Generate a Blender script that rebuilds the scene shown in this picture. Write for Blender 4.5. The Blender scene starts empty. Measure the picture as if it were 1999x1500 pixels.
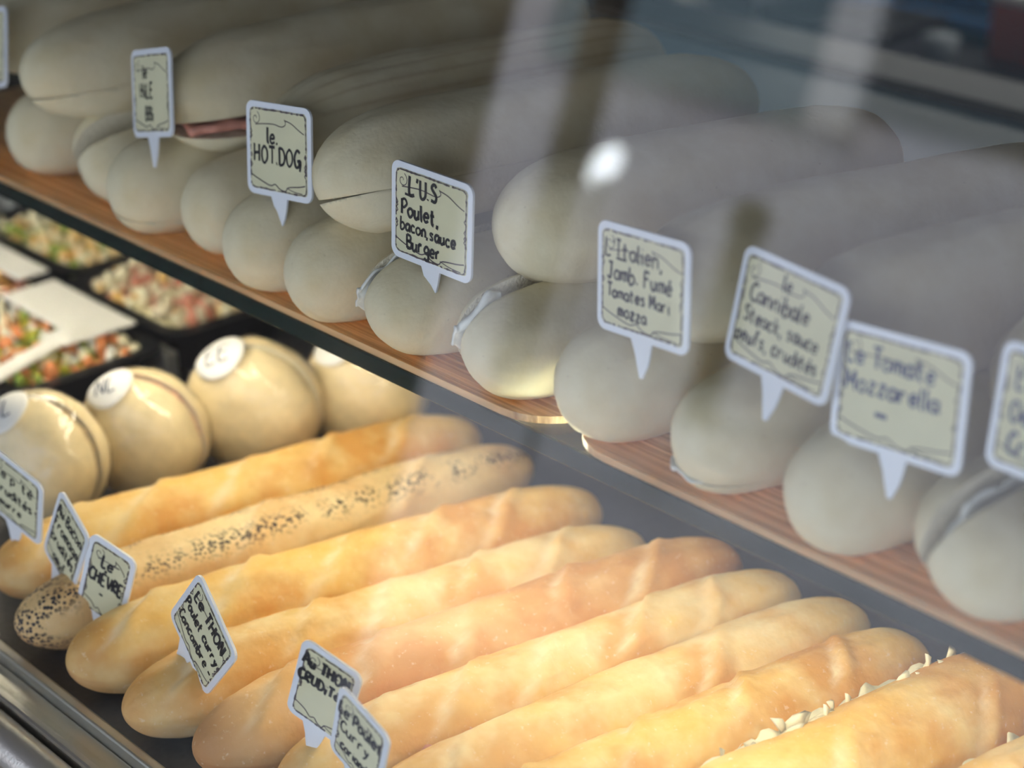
import bpy, bmesh, math, random
from mathutils import Vector, Matrix, Euler, noise
PI = math.pi; R = math.radians
S = bpy.context.scene; COL = S.collection
# ------------------------------------------------------------------ camera
# world: X runs along the counter, Y into the case, Z up; upper shelf top is z = 0, street floor z = -1.1
FLOOR = -1.10
DECK = -0.192
TH = math.atan(1750/3750); PHI = R(43.3)
FWD = Vector((-math.cos(PHI)*math.cos(TH), math.sin(PHI)*math.cos(TH), -math.sin(TH)))
RIGHT = Vector((math.sin(PHI), math.cos(PHI), 0)); UP = RIGHT.cross(FWD)
cd = bpy.data.cameras.new('camera'); cam = bpy.data.objects.new('camera', cd); COL.objects.link(cam)
cam.matrix_world = Matrix((
    (RIGHT.x, UP.x, -FWD.x, 0), (RIGHT.y, UP.y, -FWD.y, 0), (RIGHT.z, UP.z, -FWD.z, .42), (0, 0, 0, 1)))
cd.sensor_width = 36; cd.lens = 3750/1999*36; cd.clip_start = .02
cd.dof.use_dof = True; cd.dof.focus_distance = .99; cd.dof.aperture_fstop = 4.6
S.camera = cam
# ------------------------------------------------------------------ world, sun, exposure
W = bpy.data.worlds.new('world'); S.world = W; W.use_nodes = True
bg = W.node_tree.nodes['Background']; bg.inputs[0].default_value = (.74, .86, 1, 1); bg.inputs[1].default_value = 3.5
sd = bpy.data.lights.new('sun', 'SUN'); sd.energy = 5.0; sd.angle = R(3); sd.color = (1, .95, .88)
sun = bpy.data.objects.new('sun', sd); COL.objects.link(sun); sun.rotation_euler = (R(-38), 0, R(12)); sun.location = (0, 3, 6)
S.view_settings.view_transform = 'Standard'; S.view_settings.look = 'None'
S.view_settings.exposure = 0.0; S.view_settings.gamma = 1; S.view_settings.use_curve_mapping = False
LED_POWER = 50.0

# ------------------------------------------------------------------ material helpers
def mat(name):
    m = bpy.data.materials.new(name); m.use_nodes = True
    nt = m.node_tree; b = nt.nodes['Principled BSDF']
    return m, nt, b
def nd(nt, t, **k):
    n = nt.nodes.new(t)
    for a, v in k.items(): setattr(n, a, v)
    return n
def lk(nt, a, b): nt.links.new(a, b)
def plain(name, col, rough=.5, metal=0, spec=.5, bump=0, bscale=200, var=0):
    m, nt, b = mat(name)
    b.inputs['Base Color'].default_value = (*col, 1); b.inputs['Roughness'].default_value = rough
    b.inputs['Metallic'].default_value = metal; b.inputs['Specular IOR Level'].default_value = spec
    tc = nd(nt, 'ShaderNodeTexCoord'); n = nd(nt, 'ShaderNodeTexNoise'); n.inputs['Scale'].default_value = bscale
    lk(nt, tc.outputs['Object'], n.inputs['Vector'])
    if bump:
        bp = nd(nt, 'ShaderNodeBump'); bp.inputs['Strength'].default_value = bump; bp.inputs['Distance'].default_value = .002
        lk(nt, n.outputs[0], bp.inputs['Height']); lk(nt, bp.outputs[0], b.inputs['Normal'])
    if var:
        cr = nd(nt, 'ShaderNodeValToRGB'); cr.color_ramp.elements[0].position = .3; cr.color_ramp.elements[1].position = .7
        cr.color_ramp.elements[0].color = (*[c*(1-var) for c in col], 1); cr.color_ramp.elements[1].color = (*[min(1, c*(1+var)) for c in col], 1)
        lk(nt, n.outputs[0], cr.inputs[0]); lk(nt, cr.outputs[0], b.inputs['Base Color'])
    return m
def mixc(nt, fac, a, b):
    n = nd(nt, 'ShaderNodeMix', data_type='RGBA')
    if isinstance(fac, (int, float)): n.inputs[0].default_value = fac
    else: lk(nt, fac, n.inputs[0])
    for i, v in ((6, a), (7, b)):
        if isinstance(v, tuple): n.inputs[i].default_value = (*v, 1)
        else: lk(nt, v, n.inputs[i])
    return n.outputs[2]
def noise_tex(nt, vec, scale, detail=4, rough=.55, lo=.35, hi=.65):
    n = nd(nt, 'ShaderNodeTexNoise'); n.inputs['Scale'].default_value = scale; n.inputs['Detail'].default_value = detail
    n.inputs['Roughness'].default_value = rough; lk(nt, vec, n.inputs['Vector'])
    mr = nd(nt, 'ShaderNodeMapRange'); mr.inputs[1].default_value = lo; mr.inputs[2].default_value = hi
    lk(nt, n.outputs[0], mr.inputs[0]); return mr.outputs[0]
def math_(nt, op, a, b):
    n = nd(nt, 'ShaderNodeMath', operation=op)
    for i, v in ((0, a), (1, b)):
        if isinstance(v, (int, float)): n.inputs[i].default_value = v
        else: lk(nt, v, n.inputs[i])
    return n.outputs[0]

def pale_crust():
    m, nt, b = mat('pale_crust'); tc = nd(nt, 'ShaderNodeTexCoord'); v = tc.outputs['Object']
    c = mixc(nt, noise_tex(nt, v, 28, 5), (.69, .60, .38), (.79, .73, .53))
    c = mixc(nt, math_(nt, 'MULTIPLY', noise_tex(nt, v, 9, 3, .5, .45, .75), .6), c, (.58, .42, .22))
    at = nd(nt, 'ShaderNodeAttribute', attribute_name='stripe')
    c = mixc(nt, at.outputs['Fac'], c, (.40, .27, .13))
    sp = noise_tex(nt, v, 420, 2, .5, .70, .76)
    c = mixc(nt, math_(nt, 'MULTIPLY', sp, .35), c, (.45, .36, .24))
    lk(nt, c, b.inputs['Base Color']); b.inputs['Roughness'].default_value = .85; b.inputs['Specular IOR Level'].default_value = .2
    n = nd(nt, 'ShaderNodeTexNoise'); n.inputs['Scale'].default_value = 260; n.inputs['Detail'].default_value = 4; lk(nt, v, n.inputs['Vector'])
    bp = nd(nt, 'ShaderNodeBump'); bp.inputs['Strength'].default_value = .25; bp.inputs['Distance'].default_value = .0012
    lk(nt, n.outputs[0], bp.inputs['Height']); lk(nt, bp.outputs[0], b.inputs['Normal'])
    return m
def golden_crust(name, pale, gold, deep, seeds=False, shift=0.0):
    m, nt, b = mat(name); tc = nd(nt, 'ShaderNodeTexCoord')
    mp = nd(nt, 'ShaderNodeMapping'); mp.inputs['Location'].default_value = (shift, shift*1.7, 0); lk(nt, tc.outputs['Object'], mp.inputs['Vector']); v = mp.outputs[0]
    c = mixc(nt, noise_tex(nt, v, 22, 5, .6), gold, pale)
    c = mixc(nt, math_(nt, 'MULTIPLY', noise_tex(nt, v, 17, 4, .55, .47, .62), .85), c, deep)
    at = nd(nt, 'ShaderNodeAttribute', attribute_name='score')
    c = mixc(nt, at.outputs['Fac'], c, (.93, .79, .53))
    ab = nd(nt, 'ShaderNodeAttribute', attribute_name='brown')
    c = mixc(nt, ab.outputs['Fac'], c, (.50, .235, .085))
    sp = noise_tex(nt, v, 300, 3, .6, .62, .72)
    c = mixc(nt, math_(nt, 'MULTIPLY', sp, .4), c, (.93, .82, .62))
    if seeds:
        vo = nd(nt, 'ShaderNodeTexVoronoi'); vo.inputs['Scale'].default_value = 400; lk(nt, v, vo.inputs['Vector'])
        mr = nd(nt, 'ShaderNodeMapRange'); mr.inputs[1].default_value = .56; mr.inputs[2].default_value = .40; lk(nt, vo.outputs['Distance'], mr.inputs[0])
        asd = nd(nt, 'ShaderNodeAttribute', attribute_name='seed')
        patch = math_(nt, 'MULTIPLY', asd.outputs['Fac'], noise_tex(nt, v, 45, 3, .6, .40, .50))
        c = mixc(nt, math_(nt, 'MULTIPLY', mr.outputs[0], patch), c, (.035, .035, .045))
    lk(nt, c, b.inputs['Base Color']); b.inputs['Roughness'].default_value = .6; b.inputs['Specular IOR Level'].default_value = .35
    n = nd(nt, 'ShaderNodeTexNoise'); n.inputs['Scale'].default_value = 180; n.inputs['Detail'].default_value = 5; lk(nt, v, n.inputs['Vector'])
    bp = nd(nt, 'ShaderNodeBump'); bp.inputs['Strength'].default_value = .3; bp.inputs['Distance'].default_value = .0015
    lk(nt, n.outputs[0], bp.inputs['Height']); lk(nt, bp.outputs[0], b.inputs['Normal'])
    return m
def clear_mat(name, tint, f0=.04, rough=0, wrinkle=0, body=0, body_col=(1, 1, 1)):
    """transparent sheet with Schlick reflections on each face"""
    m = bpy.data.materials.new(name); m.use_nodes = True; nt = m.node_tree; nt.nodes.clear()
    out = nd(nt, 'ShaderNodeOutputMaterial'); tr = nd(nt, 'ShaderNodeBsdfTransparent'); gl = nd(nt, 'ShaderNodeBsdfGlossy')
    tr.inputs[0].default_value = (*tint, 1); gl.inputs['Roughness'].default_value = rough
    lw = nd(nt, 'ShaderNodeLayerWeight'); lw.inputs[0].default_value = .5
    p = math_(nt, 'POWER', lw.outputs['Facing'], 5.0); q = math_(nt, 'MULTIPLY', p, 1-f0); f = math_(nt, 'ADD', q, f0)
    mx = nd(nt, 'ShaderNodeMixShader'); lk(nt, f, mx.inputs[0]); lk(nt, gl.outputs[0], mx.inputs[2])
    if body:
        df = nd(nt, 'ShaderNodeBsdfDiffuse'); df.inputs[0].default_value = (*body_col, 1)
        m2 = nd(nt, 'ShaderNodeMixShader'); m2.inputs[0].default_value = body
        lk(nt, tr.outputs[0], m2.inputs[1]); lk(nt, df.outputs[0], m2.inputs[2]); lk(nt, m2.outputs[0], mx.inputs[1])
    else: lk(nt, tr.outputs[0], mx.inputs[1])
    if wrinkle:
        tc = nd(nt, 'ShaderNodeTexCoord'); n = nd(nt, 'ShaderNodeTexNoise'); n.inputs['Scale'].default_value = 38; n.inputs['Detail'].default_value = 3
        n.inputs['Distortion'].default_value = 1.2
        lk(nt, tc.outputs['Object'], n.inputs['Vector']); bp = nd(nt, 'ShaderNodeBump'); bp.inputs['Strength'].default_value = wrinkle
        bp.inputs['Distance'].default_value = .006; lk(nt, n.outputs[0], bp.inputs['Height']); lk(nt, bp.outputs[0], gl.inputs['Normal'])
    lk(nt, mx.outputs[0], out.inputs[0]); return m
def emit(name, col, s):
    m = bpy.data.materials.new(name); m.use_nodes = True; nt = m.node_tree; b = nt.nodes['Principled BSDF']
    b.inputs['Emission Color'].default_value = (*col, 1); b.inputs['Emission Strength'].default_value = s; b.inputs['Base Color'].default_value = (.8, .8, .8, 1)
    return m
def mat_bamboo():
    m, nt, b = mat('bamboo_mat'); tc = nd(nt, 'ShaderNodeTexCoord')
    mp = nd(nt, 'ShaderNodeMapping'); mp.inputs['Scale'].default_value = (6, 420, 60); lk(nt, tc.outputs['Object'], mp.inputs['Vector'])
    f = noise_tex(nt, mp.outputs[0], 1, 3, .5, .35, .65)
    mp2 = nd(nt, 'ShaderNodeMapping'); mp2.inputs['Scale'].default_value = (3, 60, 10); lk(nt, tc.outputs['Object'], mp2.inputs['Vector'])
    g = noise_tex(nt, mp2.outputs[0], 1, 2, .5, .4, .62)
    c = mixc(nt, f, (.44, .27, .12), (.86, .62, .32)); c = mixc(nt, math_(nt, 'MULTIPLY', g, .4), c, (.46, .33, .22))
    lk(nt, c, b.inputs['Base Color']); b.inputs['Roughness'].default_value = .45
    bp = nd(nt, 'ShaderNodeBump'); bp.inputs['Strength'].default_value = .5; bp.inputs['Distance'].default_value = .001
    lk(nt, f, bp.inputs['Height']); lk(nt, bp.outputs[0], b.inputs['Normal'])
    tl = nd(nt, 'ShaderNodeBsdfTranslucent'); lk(nt, mixc(nt, f, (.62, .30, .10), (1, .62, .28)), tl.inputs[0])
    mx = nd(nt, 'ShaderNodeMixShader'); mx.inputs[0].default_value = .17
    lk(nt, b.outputs[0], mx.inputs[1]); lk(nt, tl.outputs[0], mx.inputs[2]); lk(nt, mx.outputs[0], nt.nodes['Material Output'].inputs[0])
    return m

M = dict(
    pale=pale_crust(),
    gold0=golden_crust('golden_crust', (.94, .75, .38), (.88, .55, .15), (.72, .34, .07)),
    gold1=golden_crust('light_golden_crust', (.94, .78, .46), (.88, .58, .20), (.78, .42, .12), shift=3.1),
    gold2=golden_crust('seeded_crust', (.90, .72, .42), (.86, .62, .30), (.74, .46, .20), seeds=True, shift=6.2),
    gold3=golden_crust('brown_crust', (.88, .62, .32), (.84, .50, .19), (.72, .36, .12), shift=9.2),
    crumb=plain('bread_crumb', (.82, .75, .58), .9, spec=.1, bump=.8, bscale=500, var=.08),
    ham=plain('ham', (.62, .27, .20), .4, bump=.4, bscale=90, var=.3),
    lettuce=plain('lettuce', (.30, .42, .07), .45, bump=.6, bscale=120, var=.4),
    pickle=plain('pickle', (.42, .40, .04), .3, bump=.5, bscale=120, var=.35),
    cheese=plain('cheese', (.92, .88, .66), .5, bump=.3, bscale=150, var=.08),
    white_food=plain('white_cheese', (.82, .84, .80), .5, bump=.3, bscale=150, var=.06),
    card=plain('white_plastic', (.80, .84, .92), .3), paper=plain('parchment_paper', (.70, .68, .47), .8, spec=.2, bscale=35, var=.06),
    ink=plain('black_ink', (.012, .012, .018), .6), line=plain('border_ink', (.09, .07, .08), .7), blueink=plain('blue_ink', (.05, .07, .16), .6),
    tear=plain('border_brown', (.40, .28, .16), .8),
    steel=plain('brushed_steel', (.66, .64, .58), .30, metal=.75, bump=.08, bscale=500),
    steel_dull=plain('dull_steel', (.30, .31, .33), .45, metal=.6),
    bluesteel=plain('ledge_laminate', (.16, .25, .31), .35, var=.1, bscale=6),
    deck=plain('dark_deck', (.045, .047, .055), .45, bump=.1, bscale=300, var=.2),
    black=plain('black_plastic', (.012, .013, .016), .35), white=plain('white_card_stock', (.85, .86, .86), .6),
    glass=clear_mat('clear_glass', (.965, .985, .975)), shelfglass=clear_mat('shelf_glass', (.88, .95, .92)),
    wrap=clear_mat('cling_film', (.99, .99, .99), f0=.07, rough=.12, wrinkle=.55, body=.05),
    edge=plain('green_glass_edge', (.004, .016, .014), .25, spec=.4),
    bamboo=mat_bamboo(), led=emit('led_light', (1, .86, .66), LED_POWER), bulb=emit('bulb_light', (.9, .95, 1), 16),
    shop=plain('shop_wall_paint', (.10, .095, .085), .8, var=.05, bscale=3), darkwood=plain('dark_wood', (.055, .04, .03), .5, var=.3, bscale=12),
    tile=plain('shop_floor_tile', (.25, .24, .23), .5, var=.1, bscale=5), pave=plain('pavement', (.50, .47, .50), .8, var=.12, bscale=4),
    facade=plain('facade_render', (.62, .59, .65), .9, var=.06, bscale=1.5), awning=plain('awning_canvas', (.20, .20, .20), .8, var=.1, bscale=10),
    pane=plain('dark_window_glass', (.05, .06, .075), .1), white_paint=plain('white_paint', (.80, .78, .78), .6, var=.04, bscale=5),
    lilac=plain('lilac_plastic', (.38, .36, .46), .5), teal_grey=plain('teal_grey_paint', (.22, .30, .34), .6, var=.05, bscale=3), brownwood=plain('brown_wood', (.07, .05, .03), .6, var=.3, bscale=12), panel=emit('added_fill_light', (1, .95, .88), 9.0),
    blue=plain('blue_plastic', (.02, .16, .42), .35), teal=plain('teal_plastic', (.05, .28, .34), .35), ochre=plain('ochre_card', (.50, .34, .15), .7, var=.1, bscale=30),
    cream=plain('cream_board', (.72, .68, .62), .6), greyp=plain('grey_plastic', (.20, .21, .25), .5), bluegrey=plain('frosted_plastic', (.42, .47, .52), .4),
    skin=plain('carrot', (.80, .30, .12), .5, var=.3, bscale=80), redp=plain('red_fabric', (.45, .10, .07), .8),
)

# ------------------------------------------------------------------ object helpers
def link(name, me, m, parent=None, loc=None, rot=None, smooth=True):
    o = bpy.data.objects.new(name, me); COL.objects.link(o)
    for x in (m if isinstance(m, (list, tuple)) else [m]): me.materials.append(x)
    if smooth:
        for p in me.polygons: p.use_smooth = True
    if parent: o.parent = parent
    if loc: o.location = loc
    if rot: o.rotation_euler = rot
    return o
def from_bm(name, bm, m, parent=None, loc=None, rot=None, smooth=False):
    me = bpy.data.meshes.new(name); bm.to_mesh(me); bm.free()
    return link(name, me, m, parent, loc, rot, smooth)
def tag(o, label=None, cat=None, group=None, kind=None):
    if label: o['label'] = label
    if cat: o['category'] = cat
    if group: o['group'] = group
    if kind: o['kind'] = kind
    return o
def empty(name, loc, label=None, cat=None, group=None, rot=None):
    o = bpy.data.objects.new(name, None); COL.objects.link(o); o.location = loc; o.empty_display_size = .02
    if rot: o.rotation_euler = rot
    return tag(o, label, cat, group)
def box(bm, x0, x1, y0, y1, z0, z1, bev=0, segs=2, mi=0):
    r = bmesh.ops.create_cube(bm, size=1)
    vs = r['verts']
    bmesh.ops.scale(bm, vec=(x1-x0, y1-y0, z1-z0), verts=vs); bmesh.ops.translate(bm, vec=((x0+x1)/2, (y0+y1)/2, (z0+z1)/2), verts=vs)
    if bev:
        es = list({e for v in vs for e in v.link_edges})
        bmesh.ops.bevel(bm, geom=es, offset=bev, segments=segs, affect='EDGES', profile=.5)
def boxobj(name, b, m, parent=None, bev=0, loc=None):
    bm = bmesh.new(); box(bm, *b, bev=bev); return from_bm(name, bm, m, parent, loc)
def cyl(bm, p0, p1, r, n=16, r2=None):
    p0 = Vector(p0); p1 = Vector(p1); d = p1-p0
    q = d.to_track_quat('Z', 'Y').to_matrix().to_4x4(); q.translation = (p0+p1)/2
    bmesh.ops.create_cone(bm, cap_ends=True, segments=n, radius1=r, radius2=r if r2 is None else r2, depth=d.length, matrix=q)
def prism(pts, y0, y1):
    """outline in x,z pulled from y0 to y1"""
    bm = bmesh.new(); a = [bm.verts.new((x, y0, z)) for x, z in pts]; b = [bm.verts.new((x, y1, z)) for x, z in pts]
    bm.faces.new(a); bm.faces.new(b[::-1]); n = len(pts)
    for i in range(n): bm.faces.new((a[i], b[i], b[(i+1) % n], a[(i+1) % n]))
    bmesh.ops.recalc_face_normals(bm, faces=bm.faces); return bm
def rrect(w, h, r, n=6, z0=0):
    pts = []
    for cx, cz, a0 in ((w/2-r, z0+h-r, 0), (-w/2+r, z0+h-r, 90), (-w/2+r, z0+r, 180), (w/2-r, z0+r, 270)):
        for i in range(n+1):
            a = R(a0+90*i/n); pts.append((cx+r*math.cos(a), cz+r*math.sin(a)))
    return pts

# ------------------------------------------------------------------ handwriting: strokes on a 4 x 6 grid
G = {
 'a': '3,3 1.4,3.4 .2,2 .8,.3 2.2,.5 3,3;3,3.4 2.9,.8 3.6,.1', 'b': '.4,6 .3,.2 1.8,0 3,1.5 2,3.2 .5,2.6', 'c': '2.8,3 1.4,3.5 .3,1.8 1.2,.1 2.9,.6',
 'd': '3,3 1.4,3.4 .3,1.7 1.2,.1 2.6,.6 3,3;3,6 3,.2', 'e': '.4,1.8 2.8,2.1 2.2,3.4 1,3.2 .3,1.6 1.2,.1 2.9,.7', 'f': '2.8,5.6 1.7,6 1.2,4.6 1.2,0;.2,3.3 2.4,3.4',
 'g': '2.9,3 1.4,3.4 .4,1.8 1.4,.5 2.9,1.4;2.9,3.4 2.8,-1.4 1.4,-2 .4,-1.4', 'h': '.4,6 .4,0;.4,2.2 1.7,3.4 2.7,2.6 2.8,0', 'i': '.7,3.3 .7,.4 1.3,0;.7,4.8 .8,4.9',
 'j': '1,3.3 1,-1.4 0,-1.8;1,4.8 1.1,4.9', 'k': '.4,6 .4,0;2.6,3.4 .5,1.6 2.7,0', 'l': '.5,6 .5,.8 1.2,0', 'm': '.3,3.3 .3,0;.3,2.4 1.3,3.4 1.8,2.6 1.8,0;1.8,2.4 2.8,3.4 3.4,2.6 3.5,0',
 'n': '.4,3.3 .4,0;.4,2.2 1.6,3.4 2.6,2.7 2.7,0', 'o': '1.5,3.4 .3,2.2 .6,.5 1.8,0 2.9,1.3 2.5,3 1.5,3.4', 'p': '.4,3.3 .4,-2;.4,2.6 1.8,3.4 2.8,2 1.8,.3 .5,.8',
 'q': '2.8,3 1.4,3.4 .4,1.8 1.4,.3 2.8,1.4;2.8,3.4 2.8,-2', 'r': '.4,3.3 .4,0;.4,2.2 1.3,3.3 2.3,3.2', 's': '2.5,3 1.2,3.4 .6,2.6 2.3,1.3 2,.2 .4,.3',
 't': '1.2,5.4 1.2,.7 2.2,0;.1,3.5 2.5,3.7', 'u': '.4,3.3 .5,.8 1.5,0 2.6,1.2;2.7,3.3 2.7,.6 3.2,0', 'v': '.3,3.3 1.4,0 2.6,3.3', 'x': '.3,3.3 2.6,0;2.5,3.3 .3,0',
 'y': '.4,3.3 1.5,.7;2.8,3.3 1.4,-.6 .2,-2', 'z': '.4,3.2 2.6,3.3 .4,.2 2.8,.1', ',': '.6,.4 .3,-1.2', '.': '.5,.2 .7,.3 .6,.1', "'": '.8,6 .4,4.4', '-': '.3,2.4 2.6,2.4',
 'A': '.2,0 1.8,6 3.4,0;.8,2.2 2.9,2.2', 'B': '.5,6 .5,0;.5,6 2.6,5.6 2.4,3.6 .6,3.2;.6,3.2 3.1,2.6 2.8,.4 .5,0', 'C': '3.2,5.2 1.8,6 .4,3.8 .6,1 2,0 3.4,.9',
 'D': '.5,6 .5,0;.3,6 2.4,5.4 3.4,3 2.4,.5 .4,0', 'E': '.5,6 .5,0 3,0;.5,3 2.4,3.1;.5,6 3,6', 'F': '.6,6 .5,0;.5,6 3,5.8;.5,3.3 2.4,3.3', 'G': '3.2,5.2 1.8,6 .4,3.6 .9,.4 2.4,.4 3,2.4;1.8,2.5 3.6,2.5 3.2,-1',
 'H': '.5,6 .4,0;3.1,6 3.1,0;.4,3.1 3.1,3.2', 'I': '1.5,6 1.4,0;.5,6 2.6,6;.4,0 2.5,0', 'J': '.8,6 3,6;2.2,6 2,1 1,0 .2,1', 'L': '.6,6 .5,0 2.9,.2', 'M': '.3,0 .5,6 1.9,2 3.3,6 3.6,0',
 'N': '.4,0 .5,6 2.9,0 3,6', 'O': '1.8,6 .4,4.2 .5,1.2 1.9,0 3.3,1.8 3.1,4.6 1.8,6', 'P': '.6,5.8 .5,0;.2,5.4 2,6.2 3.2,4.8 2,3 .6,2.9', 'R': '.5,6 .5,0;.5,6 2.6,5.7 2.5,3.6 .6,3.1 3,0',
 'S': '3,5.3 1.7,6 .6,4.6 2.7,2.4 2.3,.4 .4,.5', 'T': '1.8,6 1.7,0;.2,5.9 3.4,6.1', 'U': '.5,6 .6,1.2 1.8,0 3,1.4 3.1,6', 'V': '.2,6 1.7,0 3.2,6', 'Z': '.4,6 3.2,6 .3,0 3.3,.1',
 'é': 'e;1.4,4.5 2.6,5.6', 'É': 'E;1.2,6.8 2.6,7.8', 'È': 'E;2.4,6.8 1.2,7.8', 'ê': 'e;.8,4.4 1.6,5.3 2.4,4.4', '_': '0,2 6,1.7', ' ': '',
}
def glyph(c):
    out = []
    for s in G.get(c, '').split(';'):
        s = s.strip()
        if not s: continue
        if s in G: out += glyph(s)
        else: out.append([tuple(map(float, p.split(','))) for p in s.split()])
    return out
def adv(c): return {'i': 1.8, 'j': 1.9, 'l': 1.8, '.': 1.8, ',': 1.8, "'": 1.6, ' ': 2.2, 'm': 4.3, 'M': 4.6, '_': 6.5, 'H': 4.2, 'O': 4.2, 'D': 4.1, 'I': 3.2}.get(c, 3.6)
def smooth_line(p, n=4):
    if len(p) < 3: return p
    q = [p[0]]+p+[p[-1]]; out = []
    for i in range(1, len(q)-2):
        for k in range(n):
            t = k/n; a, b, c, d = q[i-1], q[i], q[i+1], q[i+2]
            out.append(tuple(.5*((2*b[j])+(-a[j]+c[j])*t+(2*a[j]-5*b[j]+4*c[j]-d[j])*t*t+(-a[j]+3*b[j]-3*c[j]+d[j])*t**3) for j in (0, 1)))
    return out+[p[-1]]
def ribbon(bm, pts, w, y):
    """ink stroke on the front (-y) side of a card"""
    n = len(pts); L_, R_ = [], []
    for i, (x, z) in enumerate(pts):
        a = pts[max(0, i-1)]; b = pts[min(n-1, i+1)]; dx, dz = b[0]-a[0], b[1]-a[1]; l = math.hypot(dx, dz) or 1
        nx, nz = -dz/l*w/2, dx/l*w/2
        L_.append(bm.verts.new((x+nx, y, z+nz))); R_.append(bm.verts.new((x-nx, y, z-nz)))
    for i in range(n-1): bm.faces.new((L_[i], R_[i], R_[i+1], L_[i+1]))
def write_line(bm, txt, x0, z0, h, wmax, pen, y, rnd, sl=0.0, center=False):
    s = h/6; tot = sum(adv(c) for c in txt)*s; sx = s if tot <= wmax else s*wmax/tot
    tot = sum(adv(c) for c in txt)*sx; x = x0-(tot/2 if center else 0)
    for c in txt:
        for st in glyph(c):
            jz = rnd.uniform(-.25, .25)*s
            pts = [(x+p[0]*sx+rnd.uniform(-.12, .12)*sx, z0+p[1]*s+jz+(x-x0)*sl+rnd.uniform(-.12, .12)*s) for p in st]
            if len(pts) == 2 and c not in "_-": pts = [pts[0], ((pts[0][0]+pts[1][0])/2+rnd.uniform(-.1, .1)*s, (pts[0][1]+pts[1][1])/2), pts[1]]
            ribbon(bm, smooth_line(pts), pen*1.25*rnd.uniform(.85, 1.2), y)
        x += adv(c)*sx

def price_card(pos, rot, w, lines, label, ink='ink', h=.052, stem_x=0.0, stem=.0085, cat='sign', group=None, seed=0):
    """lines: (text, x fraction, z fraction, height, width fraction, pen)"""
    rnd = random.Random(seed); t = empty('sandwich_card', pos, label, cat, group, rot)
    from_bm('card_holder', prism(rrect(w, h, .0055), -.0007, .0007), M['card'], t)
    bm = bmesh.new(); sx = stem_x; sw = .0078
    pts = [(sx-sw, .0012), (sx+sw*.9, .0012), (sx+sw*.70, -stem*.8), (sx+sw*.55, -stem*1.3), (sx+.001, -stem*2.1), (sx-.001, -stem*2.1), (sx-sw*.4, -stem*1.3), (sx-sw*.55, -stem*.8)]
    bm.free(); from_bm('spike', prism(pts, -.0006, .0006), M['card'], t)
    m_ = .0034; pw, ph = w-2*m_, h-2*m_
    out = []; N = 96
    rr = rrect(pw, ph, .003, 8, m_)
    # resample the outline and roughen it like torn parchment
    per = [];
    for i in range(len(rr)):
        a = rr[i]; b = rr[(i+1) % len(rr)]; l = math.dist(a, b); k = max(1, int(l/.0016))
        for j in range(k): per.append((a[0]+(b[0]-a[0])*j/k, a[1]+(b[1]-a[1])*j/k))
    cz = h/2; jag = []
    for i, (x, z) in enumerate(per):
        f = 1+.012*noise.noise(Vector((x*400+seed, z*400, 0)))+.008*noise.noise(Vector((x*1400+seed, z*1400, 3)))
        jag.append((x*f, cz+(z-cz)*f))
    from_bm('paper', prism(jag, -.0010, -.0007), M['paper'], t)
    bm = bmesh.new(); yb = -.00112; BW = 1.5
    ins = [(x*.975, cz+(z-cz)*.975) for x, z in jag]
    for i in range(0, len(ins)):
        a = ins[i]; b = ins[(i+1) % len(ins)]
        if rnd.random() < .93: ribbon(bm, [a, b], rnd.choice((.0005, .0008, .0012)), yb)
    L = -pw/2+.001; Rr = pw/2-.001; T = h-m_-.001; B = m_+.001
    # rolled ends of the drawn scroll
    top = [(L+.004, T-.0085), (L+.012, T-.0075), (L+.02, T-.0070), (L+pw*.55, T-.0078), (L+pw*.62, T-.0060), (L+pw*.60, T-.0035)]
    ribbon(bm, smooth_line(top), .0006, yb)
    ribbon(bm, smooth_line([(L+pw*.60, T-.004), (L+pw*.72, T-.0052), (L+pw*.86, T-.0085), (Rr-.001, T-.0100)]), .0006, yb)
    sp = [(L+.0045+math.cos(a)*(.0006+.00045*a), T-.005+math.sin(a)*(.0006+.00045*a)) for a in [i*.5 for i in range(16)]]
    ribbon(bm, sp, .0005, yb)
    bot = [(L, B+.0065), (L+.006, B+.0045), (L+pw*.33, B+.0018), (L+pw*.42, B+.0030), (L+pw*.50, B+.0008), (L+pw*.60, B+.0002), (L+pw*.66, B+.0026), (L+pw*.85, B+.0040), (Rr-.0005, B+.0052)]
    ribbon(bm, smooth_line(bot), .0007, yb)
    ribbon(bm, smooth_line([(L+pw*.62, B+.0022), (L+pw*.75, B+.0008), (Rr-.003, B+.0004)]), .0005, yb)
    for k in range(9):
        zz = B+.008+rnd.random()*(ph-.022); sd_ = rnd.choice((-1, 1)); x = sd_*(pw/2-.0008)
        ribbon(bm, [(x, zz), (x-sd_*.0012, zz+.0012), (x, zz+.003)], .0007, yb)
    from_bm('border', bm, M['line'], t)
    bm = bmesh.new()
    for (tx, fx, fz, hh, wf, pen) in lines:
        write_line(bm, tx, -w/2+fx*w, fz*h, hh, wf*w, pen, -.00120, rnd)
    from_bm('handwriting', bm, M[ink], t)
    return t

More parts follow.
